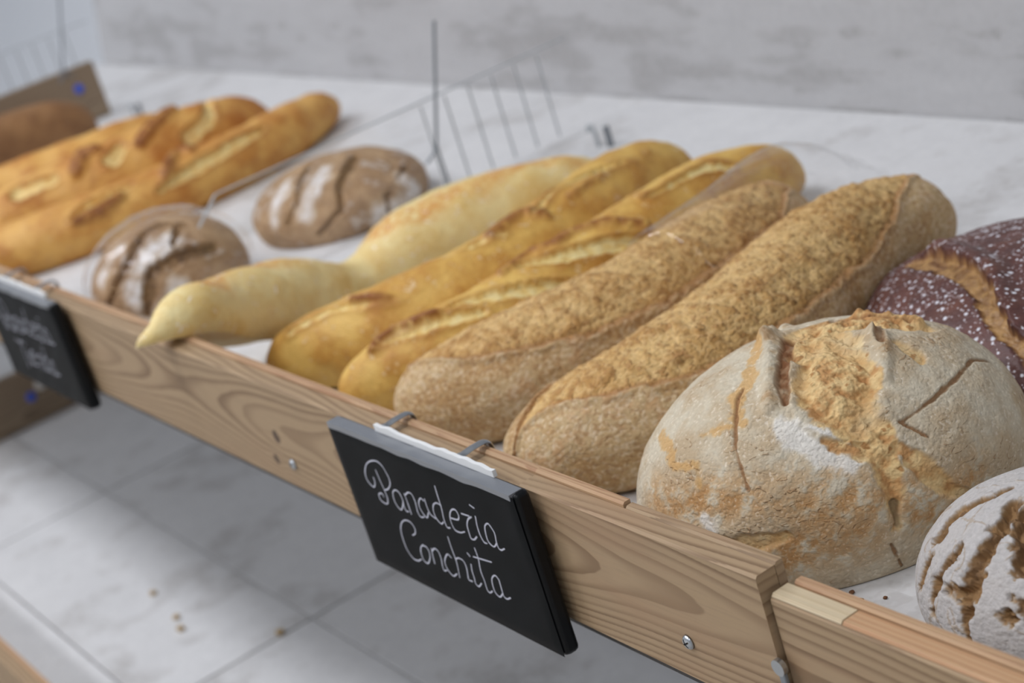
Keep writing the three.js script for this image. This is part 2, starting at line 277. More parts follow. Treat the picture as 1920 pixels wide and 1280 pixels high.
function sign(label, x, y, words, seed) {
  const W = 0.213, H = 0.1, D = 0.0105, g = group('chalkboard_sign', label, 'sign'); onto(g, x, y, 0.0034);
  const face = new THREE.PlaneGeometry(W - 0.002, H - 0.002, 90, 44), p = face.attributes.position;                 // the sleeve's front, faintly wavy
  for (let i = 0; i < p.count; i++) { const X = p.getX(i), Y = p.getY(i), e = Math.min(1, (W / 2 - Math.abs(X)) / 0.006, (H / 2 - Math.abs(Y)) / 0.006); p.setZ(i, D + 0.0002 + e * (0.0009 + 0.0007 * noise(X * 14 + Y * 9, seed, 0.3) + 0.0005 * noise(X * 40 - Y * 50, seed, 2))); }
  face.computeVertexNormals();
  part('backing', box(W, H, D, 0, 0, D / 2, 0.0035), M.black, g);
  part('writing_sheet', face, new THREE.MeshPhysicalMaterial({ map: chalk(words, seed), roughness: 0.45, clearcoat: 0.05, clearcoatRoughness: 0.12, specularIntensity: 0.08 }), g);
  const fold = new THREE.BoxGeometry(W - 0.006, 0.0034, D - 0.002, 60, 1, 2), q = fold.attributes.position;
  for (let i = 0; i < q.count; i++) q.setY(i, q.getY(i) + 0.0006 * noise(q.getX(i) * 60, seed, 1) + (q.getY(i) < 0 ? 0.0012 * noise(q.getX(i) * 45, seed, 4) : 0));
  fold.computeVertexNormals(); part('top_fold', fold.translate(0, H / 2 - 0.0012, D / 2 + 0.0021), M.foil, g);
  const edge = new THREE.BoxGeometry(W * 0.62, 0.004, 0.0024, 70, 1, 1), e = edge.attributes.position;
  for (let i = 0; i < e.count; i++) if (e.getY(i) > 0) e.setY(i, e.getY(i) + 0.0016 * noise(e.getX(i) * 90, seed, 6));
  edge.computeVertexNormals(); part('paper_edge', edge.translate(0.012, H / 2 + 0.0028, 0.0026), M.paper, g);
  for (const cx of [-0.0535, 0.0335]) {
    const c = new THREE.CatmullRomCurve3([V(cx, H / 2 - 0.012, -0.0012), V(cx, H / 2 + 0.001, -0.0008), V(cx, 0.0508, -0.004), V(cx, 0.0515, -0.012), V(cx, 0.0505, -0.0205), V(cx, 0.043, -0.0225), V(cx, 0.036, -0.0225)]);
    const strap = new THREE.TubeGeometry(c, 40, 0.0011, 8); const sp = strap.attributes.position; for (let i = 0; i < sp.count; i++) sp.setX(i, cx + (sp.getX(i) - cx) * 3); strap.computeVertexNormals();
    part('clip', strap, M.steel, g);
  }
}
const FIRST = ['P', 'a', 'n', 'a2', 'd', 'e', 'r', 'i', 'a3'].map((k) => [k, 0, 0]);
sign('black chalkboard sign with two lines of sharp white handwriting, clipped over the front board', -0.0885, -0.0465, [...FIRST, ...['C', 'o', 'n2', 'c', 'h', 'i2', 't', 'a4'].map((k) => [k, 0, 0])], 1.3);
sign('blurred black chalkboard sign, cut off by the left edge of the photo', -0.812, -0.044, [...FIRST, ['T', 0, 0], ['i2', -108, 0], ['e', -84, -70], ['n', 58, -68], ['d', 26, -70], ['a4', -26, 0]], 2.2);

// ---------------------------------------------------------------- bread
// A loaf is a closed skin P(u, v): u runs round, v from end to end (or from crown to base). skin() raises it and colours it point by point.
function loaf(name, label, category, at, base, skin, o = {}) {
  const nu = o.nu ?? 200, nv = o.nv ?? 200, tw = o.tw ?? 512, th = o.th ?? 512, P = V(), A = V(), B = V(), N = V(), out = { d: 0, h: 0, c: null };
  const frame = (u, v) => {
    const e = 0.002; base(u, v, P); base(u + e, v, A); base(u - e, v, B); const au = A.clone().sub(B);
    base(u, Math.min(v + e, 1), A); base(u, Math.max(v - e, 0), B); N.crossVectors(A.sub(B), au); const l = N.length(); if (l > 1e-12) N.multiplyScalar(1 / l); else N.set(0, 1, 0);
  };
  const pos = new Float32Array((nu + 1) * (nv + 1) * 3), uv = new Float32Array((nu + 1) * (nv + 1) * 2), idx = [];
  for (let j = 0, k = 0; j <= nv; j++) for (let i = 0; i <= nu; i++, k++) {
    let v = j / nv; v = o.ends ? v + o.ends * Math.sin(2 * Math.PI * v) / (-2 * Math.PI) : v;
    const u = i / nu; frame(u % 1, Math.max(0.004, Math.min(0.996, v)));
    const q = P.clone(), n = N.clone(); skin(q, n, u % 1, v, out); base(u % 1, v, P);
    const lift = out.d * step(-0.0002, 0.006, P.y);
    pos[k * 3] = P.x + n.x * lift; pos[k * 3 + 1] = Math.max(P.y + n.y * lift, 0.0004 * 0); pos[k * 3 + 2] = P.z + n.z * lift; uv[k * 2] = u; uv[k * 2 + 1] = v;
    if (i < nu && j < nv) { const a = k, b = k + 1, c = k + nu + 1, d = c + 1; idx.push(a, b, d, a, d, c); }
  }
  const g = new THREE.BufferGeometry(); g.setAttribute('position', new THREE.BufferAttribute(pos, 3)); g.setAttribute('uv', new THREE.BufferAttribute(uv, 2)); g.setIndex(idx); g.computeVertexNormals();
  const nr = g.attributes.normal;                                    // close the seam
  for (let j = 0; j <= nv; j++) { const a = j * (nu + 1), b = a + nu, n = V(nr.getX(a) + nr.getX(b), nr.getY(a) + nr.getY(b), nr.getZ(a) + nr.getZ(b)).normalize(); for (const k of [a, b]) nr.setXYZ(k, n.x, n.y, n.z); }
  const bump = new Float32Array(tw * th), color = texture(tw, th, (x, y) => { base((x + 0.5) / tw, (y + 0.5) / th, P); skin(P, N, (x + 0.5) / tw, (y + 0.5) / th, out); bump[y * tw + x] = out.h; return clampByte(out.c); });
  const S = 0.006, bm = texture(tw, th, (x, y) => 0.5 + bump[y * tw + x] / S, false);
  color.wrapT = bm.wrapT = THREE.ClampToEdgeWrapping;
  const m = thing(name, g, new THREE.MeshPhysicalMaterial({ map: color, bumpMap: bm, bumpScale: S, roughness: o.rough ?? 0.75, sheen: o.sheen ?? 0, clearcoat: o.coat ?? 0, clearcoatRoughness: 0.5 }), label, category, o.more ?? {});
  return onto(m, at[0], YS + 0.0006, at[1]);
}
function spline(rows) {                                              // rows [x, z, w, h, y] along the bar
  return (t, k) => { const n = rows.length - 1, s = sat(t) * n, i = Math.min(Math.floor(s), n - 1), f = s - i, a = (rows[Math.max(i - 1, 0)][k] ?? 0), b = rows[i][k] ?? 0, c = rows[i + 1][k] ?? 0, d = rows[Math.min(i + 2, n)][k] ?? 0; return b + 0.5 * f * (c - a + f * (2 * a - 5 * b + 4 * c - d + f * (3 * (b - c) + d - a))); };
}
function bar(rows, sharp = 4, square = 1) {
  const f = spline(rows), ox = rows[0][0], oz = rows[0][1];
  return { origin: [ox, oz], f, base(u, v, T) {
    const t = sat(v), e = Math.sqrt(Math.max(0, 1 - Math.abs(2 * t - 1) ** sharp)), a = u * 2 * Math.PI, w = f(t, 2) / 2 * e, h = f(t, 3) * e, lift = f(t, 4) + 0.22 * f(t, 3) * (1 - e);
    let dx = f(t + 0.01, 0) - f(t - 0.01, 0), dz = f(t + 0.01, 1) - f(t - 0.01, 1); const l = Math.hypot(dx, dz); dx /= l; dz /= l;
    const c = Math.cos(a), s = Math.sin(a), y = Math.max(0.42 + 0.58 * s, 0.02 * (0.42 + 0.58 * s));
    return T.set(f(t, 0) - ox - dz * c * w, lift + h * Math.max(y, 0), f(t, 1) - oz + dx * c * w);   // u = 0 faces +x, u = 0.25 is the crown
  } };
}
function dome(a, b, turn, h) {
  const c = Math.cos(turn), s = Math.sin(turn), E = 0.62 * Math.PI, k = 1 - Math.cos(E);
  return (u, v, T) => {
    const q = v < 0.9 ? v / 0.9 * E : E, r = v < 0.9 ? Math.sin(q) : Math.sin(E) * (1 - (v - 0.9) / 0.1), y = h * (Math.cos(q) - Math.cos(E)) / k, A = -u * 2 * Math.PI, X = a * r * Math.cos(A), Z = b * r * Math.sin(A);
    return T.set(c * X - s * Z, y, s * X + c * Z);
  };
}
function chain(text) {                                               // «x,y,z,r x,y,z,r ...» in millimetres: signed distance to a string of tapering capsules
  const k = text.split(' ').map((q) => q.split(',').map((n) => n / 1000)), lo = V(9, 9, 9), hi = V(-9, -9, -9);
  for (const [x, y, z, r] of k) { lo.min(V(x - r, y - r, z - r)); hi.max(V(x + r, y + r, z + r)); }
  const C = lo.clone().add(hi).multiplyScalar(0.5), R = hi.distanceTo(lo) / 2;
  return (p, far = 0.03) => {
    const away = Math.hypot(p.x - C.x, p.y - C.y, p.z - C.z) - R; if (away > far) return away;
    let best = 9;
    for (let i = 0; i < Math.max(1, k.length - 1); i++) {
      const a = k[i], b = k[i + 1] ?? a, dx = b[0] - a[0], dy = b[1] - a[1], dz = b[2] - a[2], t = sat(((p.x - a[0]) * dx + (p.y - a[1]) * dy + (p.z - a[2]) * dz) / (dx * dx + dy * dy + dz * dz + 1e-12));
      const d = Math.hypot(p.x - a[0] - dx * t, p.y - a[1] - dy * t, p.z - a[2] - dz * t) - (a[3] + (b[3] - a[3]) * t); if (d < best) best = d;
    }
    return best;
  };
}
const GOLD = [[228, 186, 98], [194, 137, 56], [148, 90, 38], [240, 219, 156]];                   // crust, baked crust, ear, torn crumb
function baguetteSkin(scores, ears, dust, look = {}) {
  const G = (look.gold ?? []).map(chain), S = scores.map(chain), E = ears.map(chain), [c0, c1, c2, c3] = look.tones ?? GOLD, seed = look.seed ?? 0, deep = look.deep ?? 0.0035, tall = look.ear ?? 0.0042;
  return (p, n, u, v, out) => {
    const n1 = fbm(p.x * 26 + seed, p.y * 26, p.z * 26, 3), n2 = fbm(p.x * 130, p.y * 130, p.z * 130 + seed, 3), n3 = noise(p.x * 700, p.y * 700, p.z * 700 + seed);
    let s = 9, e = 9; for (const f of S) s = Math.min(s, f(p)); for (const f of E) e = Math.min(e, f(p));
    s += n2 * 0.004 - 0.0008; e += n2 * 0.003;
    const torn = 1 - step(-0.002, 0.001, s), rimmed = Math.exp(-((s - 0.002) ** 2) / 0.000006), ear = Math.exp(-(Math.max(e, 0) ** 2) / 0.000012);
    let c = mix(c0, c1, sat(0.42 + n1 * 1.7 + n2 * 0.7)); let go = 9; for (const f of G) go = Math.min(go, f(p)); if (G.length) c = mix(c, [216, 150, 72], sat((1 - step(-0.006, 0.012, go + n1 * 0.03 + n2 * 0.012)) * (0.62 + n2 * 1.6)));
    c = mix(c, c2, sat(rimmed * 0.22 * (1 + n1) + ear * (0.7 + n2 * 1.4)));
    c = mix(c, mix(c3, c0, sat(0.25 + n2 * 1.8)), torn * (1 - ear * 0.6));
    c = mix(c, [250, 240, 222], sat(dust * step(0.14, 0.34, n2 + 0.32 * noise(p.x * 420, p.y * 420, p.z * 420) - 0.1)) * (1 - torn * 0.6) * 0.8);
    out.c = c.map((k) => k * (1 + n3 * 0.05));
    out.d = n1 * 0.0035 + n2 * 0.0008 - deep * torn + tall * ear + 0.0012 * rimmed; out.h = n2 * 0.0012 * (0.5 + torn) + n3 * 0.00025;
  };
}
function breadBar(key, label, skin, o, more) { const b = bar(BARS[key], o.sharp ?? 4); return loaf(o.name ?? 'baguette', label, 'bread', b.origin, b.base, skin, { ends: 0.7, rough: 0.62, ...o, more }); }
const BARS = {
  w1: [[-0.298, -0.076, 0.098, 0.082], [-0.241, -0.147, 0.097, 0.082], [-0.221, -0.218, 0.096, 0.081], [-0.229, -0.290, 0.094, 0.081], [-0.249, -0.361, 0.093, 0.080], [-0.271, -0.432, 0.092, 0.080]],
  w2: [[-0.140, -0.064, 0.102, 0.082], [-0.099, -0.145, 0.101, 0.082], [-0.103, -0.226, 0.099, 0.082], [-0.129, -0.306, 0.098, 0.082], [-0.153, -0.387, 0.090, 0.082], [-0.152, -0.468, 0.089, 0.082]],
  b3: [[-0.384, -0.074, 0.074, 0.071], [-0.337, -0.163, 0.074, 0.071], [-0.332, -0.252, 0.074, 0.071], [-0.348, -0.342, 0.074, 0.071], [-0.367, -0.431, 0.074, 0.071], [-0.367, -0.520, 0.074, 0.071]],
  b2: [[-0.512, -0.078, 0.074, 0.073], [-0.435, -0.161, 0.074, 0.073], [-0.417, -0.247, 0.074, 0.073], [-0.440, -0.332, 0.074, 0.073], [-0.477, -0.418, 0.074, 0.073], [-0.499, -0.503, 0.074, 0.073]],
  tw: [[-0.500, 0.018, 0.007, 0.007, 0.086], [-0.482, 0.006, 0.020, 0.016, 0.0915], [-0.494, -0.028, 0.046, 0.040, 0.078], [-0.532, -0.065, 0.062, 0.056, 0.047], [-0.570, -0.115, 0.076, 0.066, 0.022], [-0.600, -0.165, 0.074, 0.062, 0.006], [-0.625, -0.222, 0.042, 0.038, 0], [-0.622, -0.28, 0.074, 0.06, 0], [-0.603, -0.37, 0.08, 0.066, 0], [-0.580, -0.475, 0.074, 0.062, 0]],
  bA: [[-1.285, -0.025, 0.085, 0.062], [-1.225, -0.12, 0.085, 0.062], [-1.19, -0.22, 0.078, 0.060], [-1.19, -0.34, 0.078, 0.060], [-1.22, -0.45, 0.078, 0.062], [-1.295, -0.565, 0.074, 0.064]],
  bB: [[-1.39, -0.05, 0.09, 0.074], [-1.335, -0.17, 0.098, 0.08], [-1.30, -0.28, 0.098, 0.086], [-1.305, -0.38, 0.098, 0.09], [-1.35, -0.495, 0.09, 0.082]],
  bC: [[-1.53, -0.05, 0.085, 0.072], [-1.47, -0.2, 0.09, 0.076], [-1.44, -0.32, 0.09, 0.078], [-1.47, -0.44, 0.085, 0.072]],
  bD: [[-1.72, -0.05, 0.11, 0.08], [-1.76, -0.2, 0.11, 0.085], [-1.79, -0.30, 0.11, 0.085], [-1.81, -0.43, 0.11, 0.08]],
};
breadBar('b3', 'golden baguette with long pale slashes, beside the first wholegrain bar', baguetteSkin(['30,56,-33,1.8 38,59,-46,4.1 51,60,-60,4.8 62,62,-79,4.4 74,58,-98,1.5', '53,67,-86,1.9 69,65,-113,4.8 79,60,-139,5.2 85,49,-168,1.9', '56,71,-147,1.9 67,67,-173,5.7 73,61,-211,6.5 73,50,-247,2.7', '46,69,-274,1.2 41,68,-302,2.5 35,67,-328,3.8 35,64,-347,5.3 38,58,-364,2.2'],
  ['27,54,-27,1.5 29,59,-41,2.2 39,62,-55,2.2 49,64,-72,1.5', '52,70,-132,1.1 41,69,-164,2.3 51,71,-182,2.7 45,71,-200,2.3 52,70,-225,1.9 67,58,-252,1.2'], 0.5, { seed: 2 }), { tw: 640, th: 900, nu: 200, nv: 260 });
breadBar('b2', 'golden baguette with raised brown ears, right of the twisted bread', baguetteSkin(['32,52,-15,1.2 45,58,-29,2.2 62,63,-48,2.1 91,64,-65,2.1 108,63,-80,1.5', '97,71,-144,1.5 101,72,-160,2.5 107,73,-179,1.6', '99,73,-213,1.3 70,70,-254,2.6 66,72,-286,3.0 63,71,-320,3.3 59,66,-349,3.4 49,63,-372,2.0'],
  ['72,65,-58,1.2 84,66,-66,1.8 97,66,-73,1.2', '102,72,-169,1.6 93,71,-191,2.8 86,70,-213,3.2 109,70,-226,1.6', '92,72,-254,1.3 81,72,-281,1.9 71,69,-316,2.3 65,63,-348,2.3 62,55,-372,1.7'], 0.6, { seed: 5, deep: 0.0025 }), { tw: 640, th: 900, nu: 200, nv: 260 });
breadBar('tw', 'pale twisted bread dusted with flour, its pointed tip over the front board', baguetteSkin([], [], 1.3, { seed: 9, tones: [[243, 224, 164], [230, 196, 122], [190, 126, 58], [243, 222, 162]], gold: ['7,111,-61,4.8 -56,95,-106,9.3 -77,85,-142,10.4 -79,70,-178,7.1', '-138,47,-267,6.6 -102,56,-306,7.4 -92,59,-369,8.4 -100,54,-433,8.6 -80,47,-459,7.7'] }), { name: 'twisted_bread', tw: 640, th: 900, sharp: 7, nu: 200, nv: 260 });
breadBar('bA', 'slashed golden baguette bent like a bow, left of the round loaves', baguetteSkin(['114,46,-139,2.6 113,52,-159,6.2 114,55,-192,5.8 116,56,-215,2.2', '133,42,-239,2.2 131,45,-267,6.7 123,49,-314,8.6 110,52,-372,6.9 103,52,-395,2.3', '70,56,-30,3 84,58,-60,7 96,58,-90,4'],
  ['117,43,-142,1.8 124,44,-169,3.1 123,50,-196,2.7', '122,53,-256,3.6 89,59,-287,4.1 101,60,-302,2.3'], 0.3, { seed: 12, tones: [[228, 176, 94], [190, 124, 50], [140, 82, 36], [240, 214, 146]], deep: 0.006, ear: 0.008 }), { tw: 400, th: 700, nu: 140, nv: 220 });
breadBar('bB', 'slashed golden baguette with dark brown ears, second from the left end', baguetteSkin(['122,71,-212,9.3 116,79,-229,7.0', '71,82,-367,6.3 118,70,-345,8.1 134,61,-307,9.4', '80,70,-109,11.6 97,72,-145,6.9'],
  ['109,71,-171,5.6 95,82,-191,6.1 101,82,-205,3.7', '124,75,-250,4.7 112,85,-276,5.2 91,89,-313,4.8'], 0.3, { seed: 15, tones: [[228, 176, 94], [190, 124, 50], [140, 82, 36], [240, 214, 146]], deep: 0.006, ear: 0.008 }), { tw: 400, th: 600, nu: 140, nv: 200 });
breadBar('bC', 'golden baguette at the far left, beside the blurred brown loaf', baguetteSkin([
  '30,62,-60,5 50,64,-110,9 40,62,-150,5', '20,64,-190,5 44,62,-240,9 30,60,-300,5'], ['10,66,-130,3 20,68,-170,5 40,66,-190,4'], 0.3, { seed: 18, tones: [[228, 176, 94], [190, 124, 50], [140, 82, 36], [240, 214, 146]], deep: 0.006, ear: 0.008 }), { tw: 320, th: 480, nu: 120, nv: 160 });
breadBar('bD', 'smooth brown loaf against the left end board', baguetteSkin([], [], 0.15, { seed: 21, tones: [[152, 110, 68], [126, 86, 50], [110, 70, 44], [200, 150, 100]] }), { name: 'brown_loaf', tw: 256, th: 400, nu: 120, nv: 140 });

function grainSkin(edge, left, seed, front, back) {                        // edge: [t, u] along the tear; torn flaky crumb above it, floured skin below
  return (p, n, u, v, out) => {
    const along = (e) => { let b = e[0][1]; for (let i = 0; i + 1 < e.length; i++) if (v >= e[i][0]) b = e[i][1] + (e[i + 1][1] - e[i][1]) * sat((v - e[i][0]) / (e[i + 1][0] - e[i][0])); return b; }, ub = along(edge), ul = along(left);
    const n1 = fbm(p.x * 30, p.y * 30, p.z * 30 + seed, 3), n2 = fbm(p.x * 120 + seed, p.y * 120, p.z * 120, 3), n3 = fbm(p.x * 420, p.y * 420, p.z * 420, 2), U = u > 0.75 ? u - 1 : u;
    const s = Math.min((U - ub) * 0.30, (ul - U) * 0.30, (v - front) * 0.42, (back - v) * 0.42) + n2 * 0.005 + n1 * 0.003;          // metres inside the tear
    const torn = step(-0.0008, 0.0012, s), rim = Math.exp(-(s * s) / 0.000005), lip = Math.exp(-((s + 0.0025) ** 2) / 0.00001);
    const flake = 1 - Math.abs(noise(p.x * 190 + n2, p.y * 190, p.z * 120 + seed) + 0.5 * noise(p.x * 400, p.y * 400, p.z * 260)) * 2.6, pit = step(0.16, 0.5, noise(p.x * 330, p.y * 330, p.z * 260 + seed * 2) + n2 * 0.5);
    let a = mix([220, 182, 120], [186, 140, 80], sat(0.4 + n2 * 1.6 + n1 * 1.2)); a = mix(a, [236, 202, 150], sat(flake - 0.55) * 1.1); a = mix(a, [164, 112, 64], pit * 0.4);
    let b = mix([192, 154, 104], [208, 184, 142], sat(0.45 + n1 * 2.2 + n2 * 0.8)); b = mix(b, [190, 142, 94], sat(step(0.06, 0.36, n1 + n2 * 0.5)) * 0.6); b = mix(b, [128, 92, 60], step(0.26, 0.34, n3) * 0.5); b = mix(b, [236, 222, 200], step(0.16, 0.3, n3 - n2 * 0.3) * 0.4);
    const strand = step(0.1, 0.36, noise(p.x * 520 + n2 * 3, p.y * 300, p.z * 170) + n2 * 0.5); b = mix(b, [234, 216, 186], strand * 0.5); b = mix(b, [160, 118, 76], step(0.14, 0.4, noise(p.x * 260, p.y * 420 + n2 * 3, p.z * 300 + 40) - n1 * 0.3) * 0.4);
    out.c = mix(b, a, torn); out.c = mix(out.c, [150, 100, 56], rim * 0.55);
    out.c = out.c.map((k) => k * (1 + n3 * 0.12));
    out.d = n1 * 0.003 + torn * (n2 * 0.003 + flake * 0.0007 - pit * 0.0009) - torn * 0.0008 + lip * 0.0022 - rim * 0.001; out.h = n3 * 0.0007 + torn * (flake * 0.0008 - pit * 0.0009) + (1 - torn) * n2 * 0.0005;
  };
}
breadBar('w1', 'wholegrain bar beside the slashed baguettes, first of the two', grainSkin([[0, 0.26], [0.048, 0.24], [0.077, 0.224], [0.138, 0.149], [0.174, 0.133], [0.208, 0.118], [0.259, 0.107], [0.315, 0.089], [0.455, 0.081], [0.8, 0.085], [0.88, 0.15], [1, 0.2]], [[0, 0.3], [0.08, 0.34], [0.14, 0.42], [1, 0.43]], 3, 0.06, 0.9), { name: 'wholegrain_bar', tw: 1024, th: 1024, nu: 260, nv: 320, rough: 0.85 });
breadBar('w2', 'wholegrain bar beside the big floured loaf, second of the two', grainSkin([[0, 0.02], [0.034, 0.049], [0.04, 0.129], [0.056, 0.185], [0.083, 0.193], [0.111, 0.182], [0.143, 0.149], [0.18, 0.135], [0.226, 0.104], [0.264, 0.092], [0.358, 0.084], [0.66, 0.06], [0.79, 0.085], [0.88, 0.17], [0.93, 0.24], [1, 0.3]], [[0, 0.10], [0.034, 0.11], [0.05, 0.2], [0.08, 0.27], [0.12, 0.36], [0.2, 0.42], [1, 0.43]], 7, 0.03, 0.93), { name: 'wholegrain_bar', tw: 1024, th: 1024, nu: 260, nv: 320, rough: 0.85 });

{ // the big country loaf
  const F = (...a) => a.map(chain), near = (fs, p) => { let d = 9; for (const f of fs) d = Math.min(d, f(p)); return d; };
  const split = F('12,103,5,11.3 31,99,6,18.5 41,94,15,23.1 49,88,22,16.9 60,81,23,13.2 71,70,22,10.1 77,60,25,7.4 81,49,28,5.7 83,38,30,3.0 82,26,34,1.4', '-8,104,-8,10 0,102,-26,14 8,99,-44,14 22,96,-52,11 32,91,-60,7', '10,103,-8,14 24,100,-13,9');
  const second = F('79,62,14,4.2 86,50,9,6.6 91,35,0,4.6 92,27,-9,1.4', '55,77,43,1.0 62,72,38,3.1 69,68,32,4.3', '-4,40,106,2 10,37,103,5 26,34,98,7 42,37,88,5 54,38,78,2', '41,94,-31,2.7 54,88,-32,4.2');
  const peaks = F('-27,100,-2,1.6 -19,103,8,1.6', '-2,98,-47,2 12,96,-54,2 26,91,-60,1.5', '28,98,-27,1.6'), lips = F('-20,103,4,0.8 0,103,23,1.0 14,100,38,1.0 25,93,48,0.6', '30,98,-28,2.0 44,95,-17,1.0 54,90,-6,0.7', '-34,96,-18,0.8'), walls = F('-10,103,0,3.6 8,102,19,3.4 21,98,33,3.0 30,92,41,1.6', '-11,99,-35,2.2 4,98,-46,1.6 26,91,-60,1.2', '28,98,-29,2.6 38,96,-22,1.4');
  const cracks = F('2,97,45,0.4 5,94,52,0.7 11,90,60,0.8 20,80,71,0.6 28,71,77,0.5 35,63,81,0.4', '73,72,6,0.6 73,74,-18,0.8 68,74,-41,0.9 59,73,-62,0.8 57,63,-77,0.4', '73,73,7,0.5 81,62,-1,0.5', '80,19,37,0.5 78,3,32,0.4');
  const stains = F('-23,102,7,2.2 -1,99,38,4 5,94,52,4.6 11,90,60,2.6 14,87,65,1.2', '-41,75,76,2.6 -19,75,85,2.4 -11,71,90,2.2 4,72,87,1.6 10,64,92,0.8', '-1,83,74,1.6 6,86,68,2 17,87,62,1.4');
  const white = F('49,82,42,1.7 56,78,37,2.6 63,74,33,1.0', '18,43,100,3.7 16,52,98,2.9', '38,83,52,7.2 56,72,48,6.0 68,63,40,4.8'), holes = F('83,39,30,2.9 83,28,33,1.4');
  const brown = F('-15,54,102,6.2 19,59,92,4.9 43,57,78,7.2 63,47,62,9.5 76,43,43,8.3', '20,26,101,4.9 41,27,89,7.2 61,34,69,7.2 74,33,51,7.1', '87,35,17,6.0 91,25,-1,4.8 92,35,-16,4.8');
  const skin = (p, n, u, v, out) => {
    const n1 = fbm(p.x * 34, p.y * 34, p.z * 34 + 3, 3), n2 = fbm(p.x * 130, p.y * 130, p.z * 130, 3), n3 = fbm(p.x * 480, p.y * 480, p.z * 480, 2), hair = Math.abs(noise(p.x * 95, p.y * 230, p.z * 95)) + 0.16 * n3;
    const s = near(split, p) + n2 * 0.006 + n1 * 0.004, s2 = near(second, p) + n2 * 0.005, l = near(lips, p), wl = near(walls, p) + n2 * 0.003, k = near(cracks, p) + n2 * 0.0016, st = near(stains, p) + n2 * 0.007, w = near(white, p) + n2 * 0.006, b = near(brown, p) + n1 * 0.022 + n2 * 0.012, ho = near(holes, p) + n2 * 0.003;
    const open = 1 - step(-0.0015, 0.0015, s), open2 = 1 - step(-0.0012, 0.0014, s2), lip = Math.exp(-(Math.max(l, 0) ** 2) / 0.000012), crack = 1 - step(0, 0.0009, k), edge = Math.exp(-((s - 0.003) ** 2) / 0.00001) * step(0.045, 0.085, p.y + n1 * 0.02) * step(-0.01, 0.02, p.z);
    let c = mix([208, 196, 172], [190, 168, 136], sat(0.45 + n1 * 1.8 + n2 * 0.9));
    c = mix(c, [184, 140, 90], sat((1 - step(-0.01, 0.02, b)) * (0.66 + n2 * 2.4 + n3 * 0.9)));
    c = mix(c, [206, 160, 98], (1 - step(-0.001, 0.002, st)) * 0.75); c = mix(c, [172, 126, 82], (1 - step(0.008, 0.024, hair)) * step(0.0, 0.25, n1) * 0.4);
    c = mix(c, [232, 228, 220], (1 - step(-0.002, 0.002, w)) * 0.8); c = mix(c, [238, 232, 220], step(0.2, 0.34, n3 + n2 * 0.3) * 0.35);
    let crumb = mix([226, 194, 138], [190, 142, 86], sat(0.36 + n2 * 1.4 + n1 * 1.3)); crumb = mix(crumb, [234, 216, 174], sat(n1 * 2.4)); crumb = mix(crumb, [172, 114, 62], step(0.1, 0.34, -n1 + n2 * 0.5) * 0.6); crumb = mix(crumb, [148, 94, 46], step(0.22, 0.4, -n2 + n3 * 0.25) * 0.6);
    c = mix(c, crumb, Math.max(open, open2 * 0.95)); c = mix(c, [122, 78, 44], (1 - step(-0.001, 0.0014, wl)) * sat(0.8 + n2 * 1.3)); c = mix(c, [168, 128, 84], lip * step(0.05, 0.3, n2 + n1 * 0.5) * 0.5); c = mix(c, [150, 108, 70], crack * 0.8); c = mix(c, [128, 110, 82], (1 - step(-0.001, 0.001, ho)) * 0.7);
    out.c = c.map((x) => x * (1 + n3 * 0.1));
    out.d = n1 * 0.003 - (1 - step(-0.0055, 0.004, s)) * (0.0016 + 0.0022 * Math.exp(-((s + 0.005) ** 2) / 0.00004) + n2 * 0.0022 + n1 * 0.006) - open2 * 0.0022 + Math.exp(-(Math.max(near(peaks, p), 0) ** 2) / 0.000014) * (0.0045 + n2 * 0.006) + lip * 0.0034 + edge * 0.0014 - (1 - step(-0.001, 0.0014, wl)) * 0.0035 - crack * 0.0016 - (1 - step(-0.001, 0.001, ho)) * 0.002;
    out.h = n3 * 0.0006 + n2 * 0.0007 * (1 + open * 1.2) - crack * 0.0012 - (1 - step(0.008, 0.024, hair)) * step(0.0, 0.25, n1) * 0.0004;
  };
  loaf('country_loaf', 'large cream floured country loaf, torn open across the crown', 'bread', [0.058, -0.157], dome(0.089, 0.111, 0.354, 0.104), skin, { tw: 2048, th: 1024, nu: 520, nv: 300, rough: 0.88 });
}
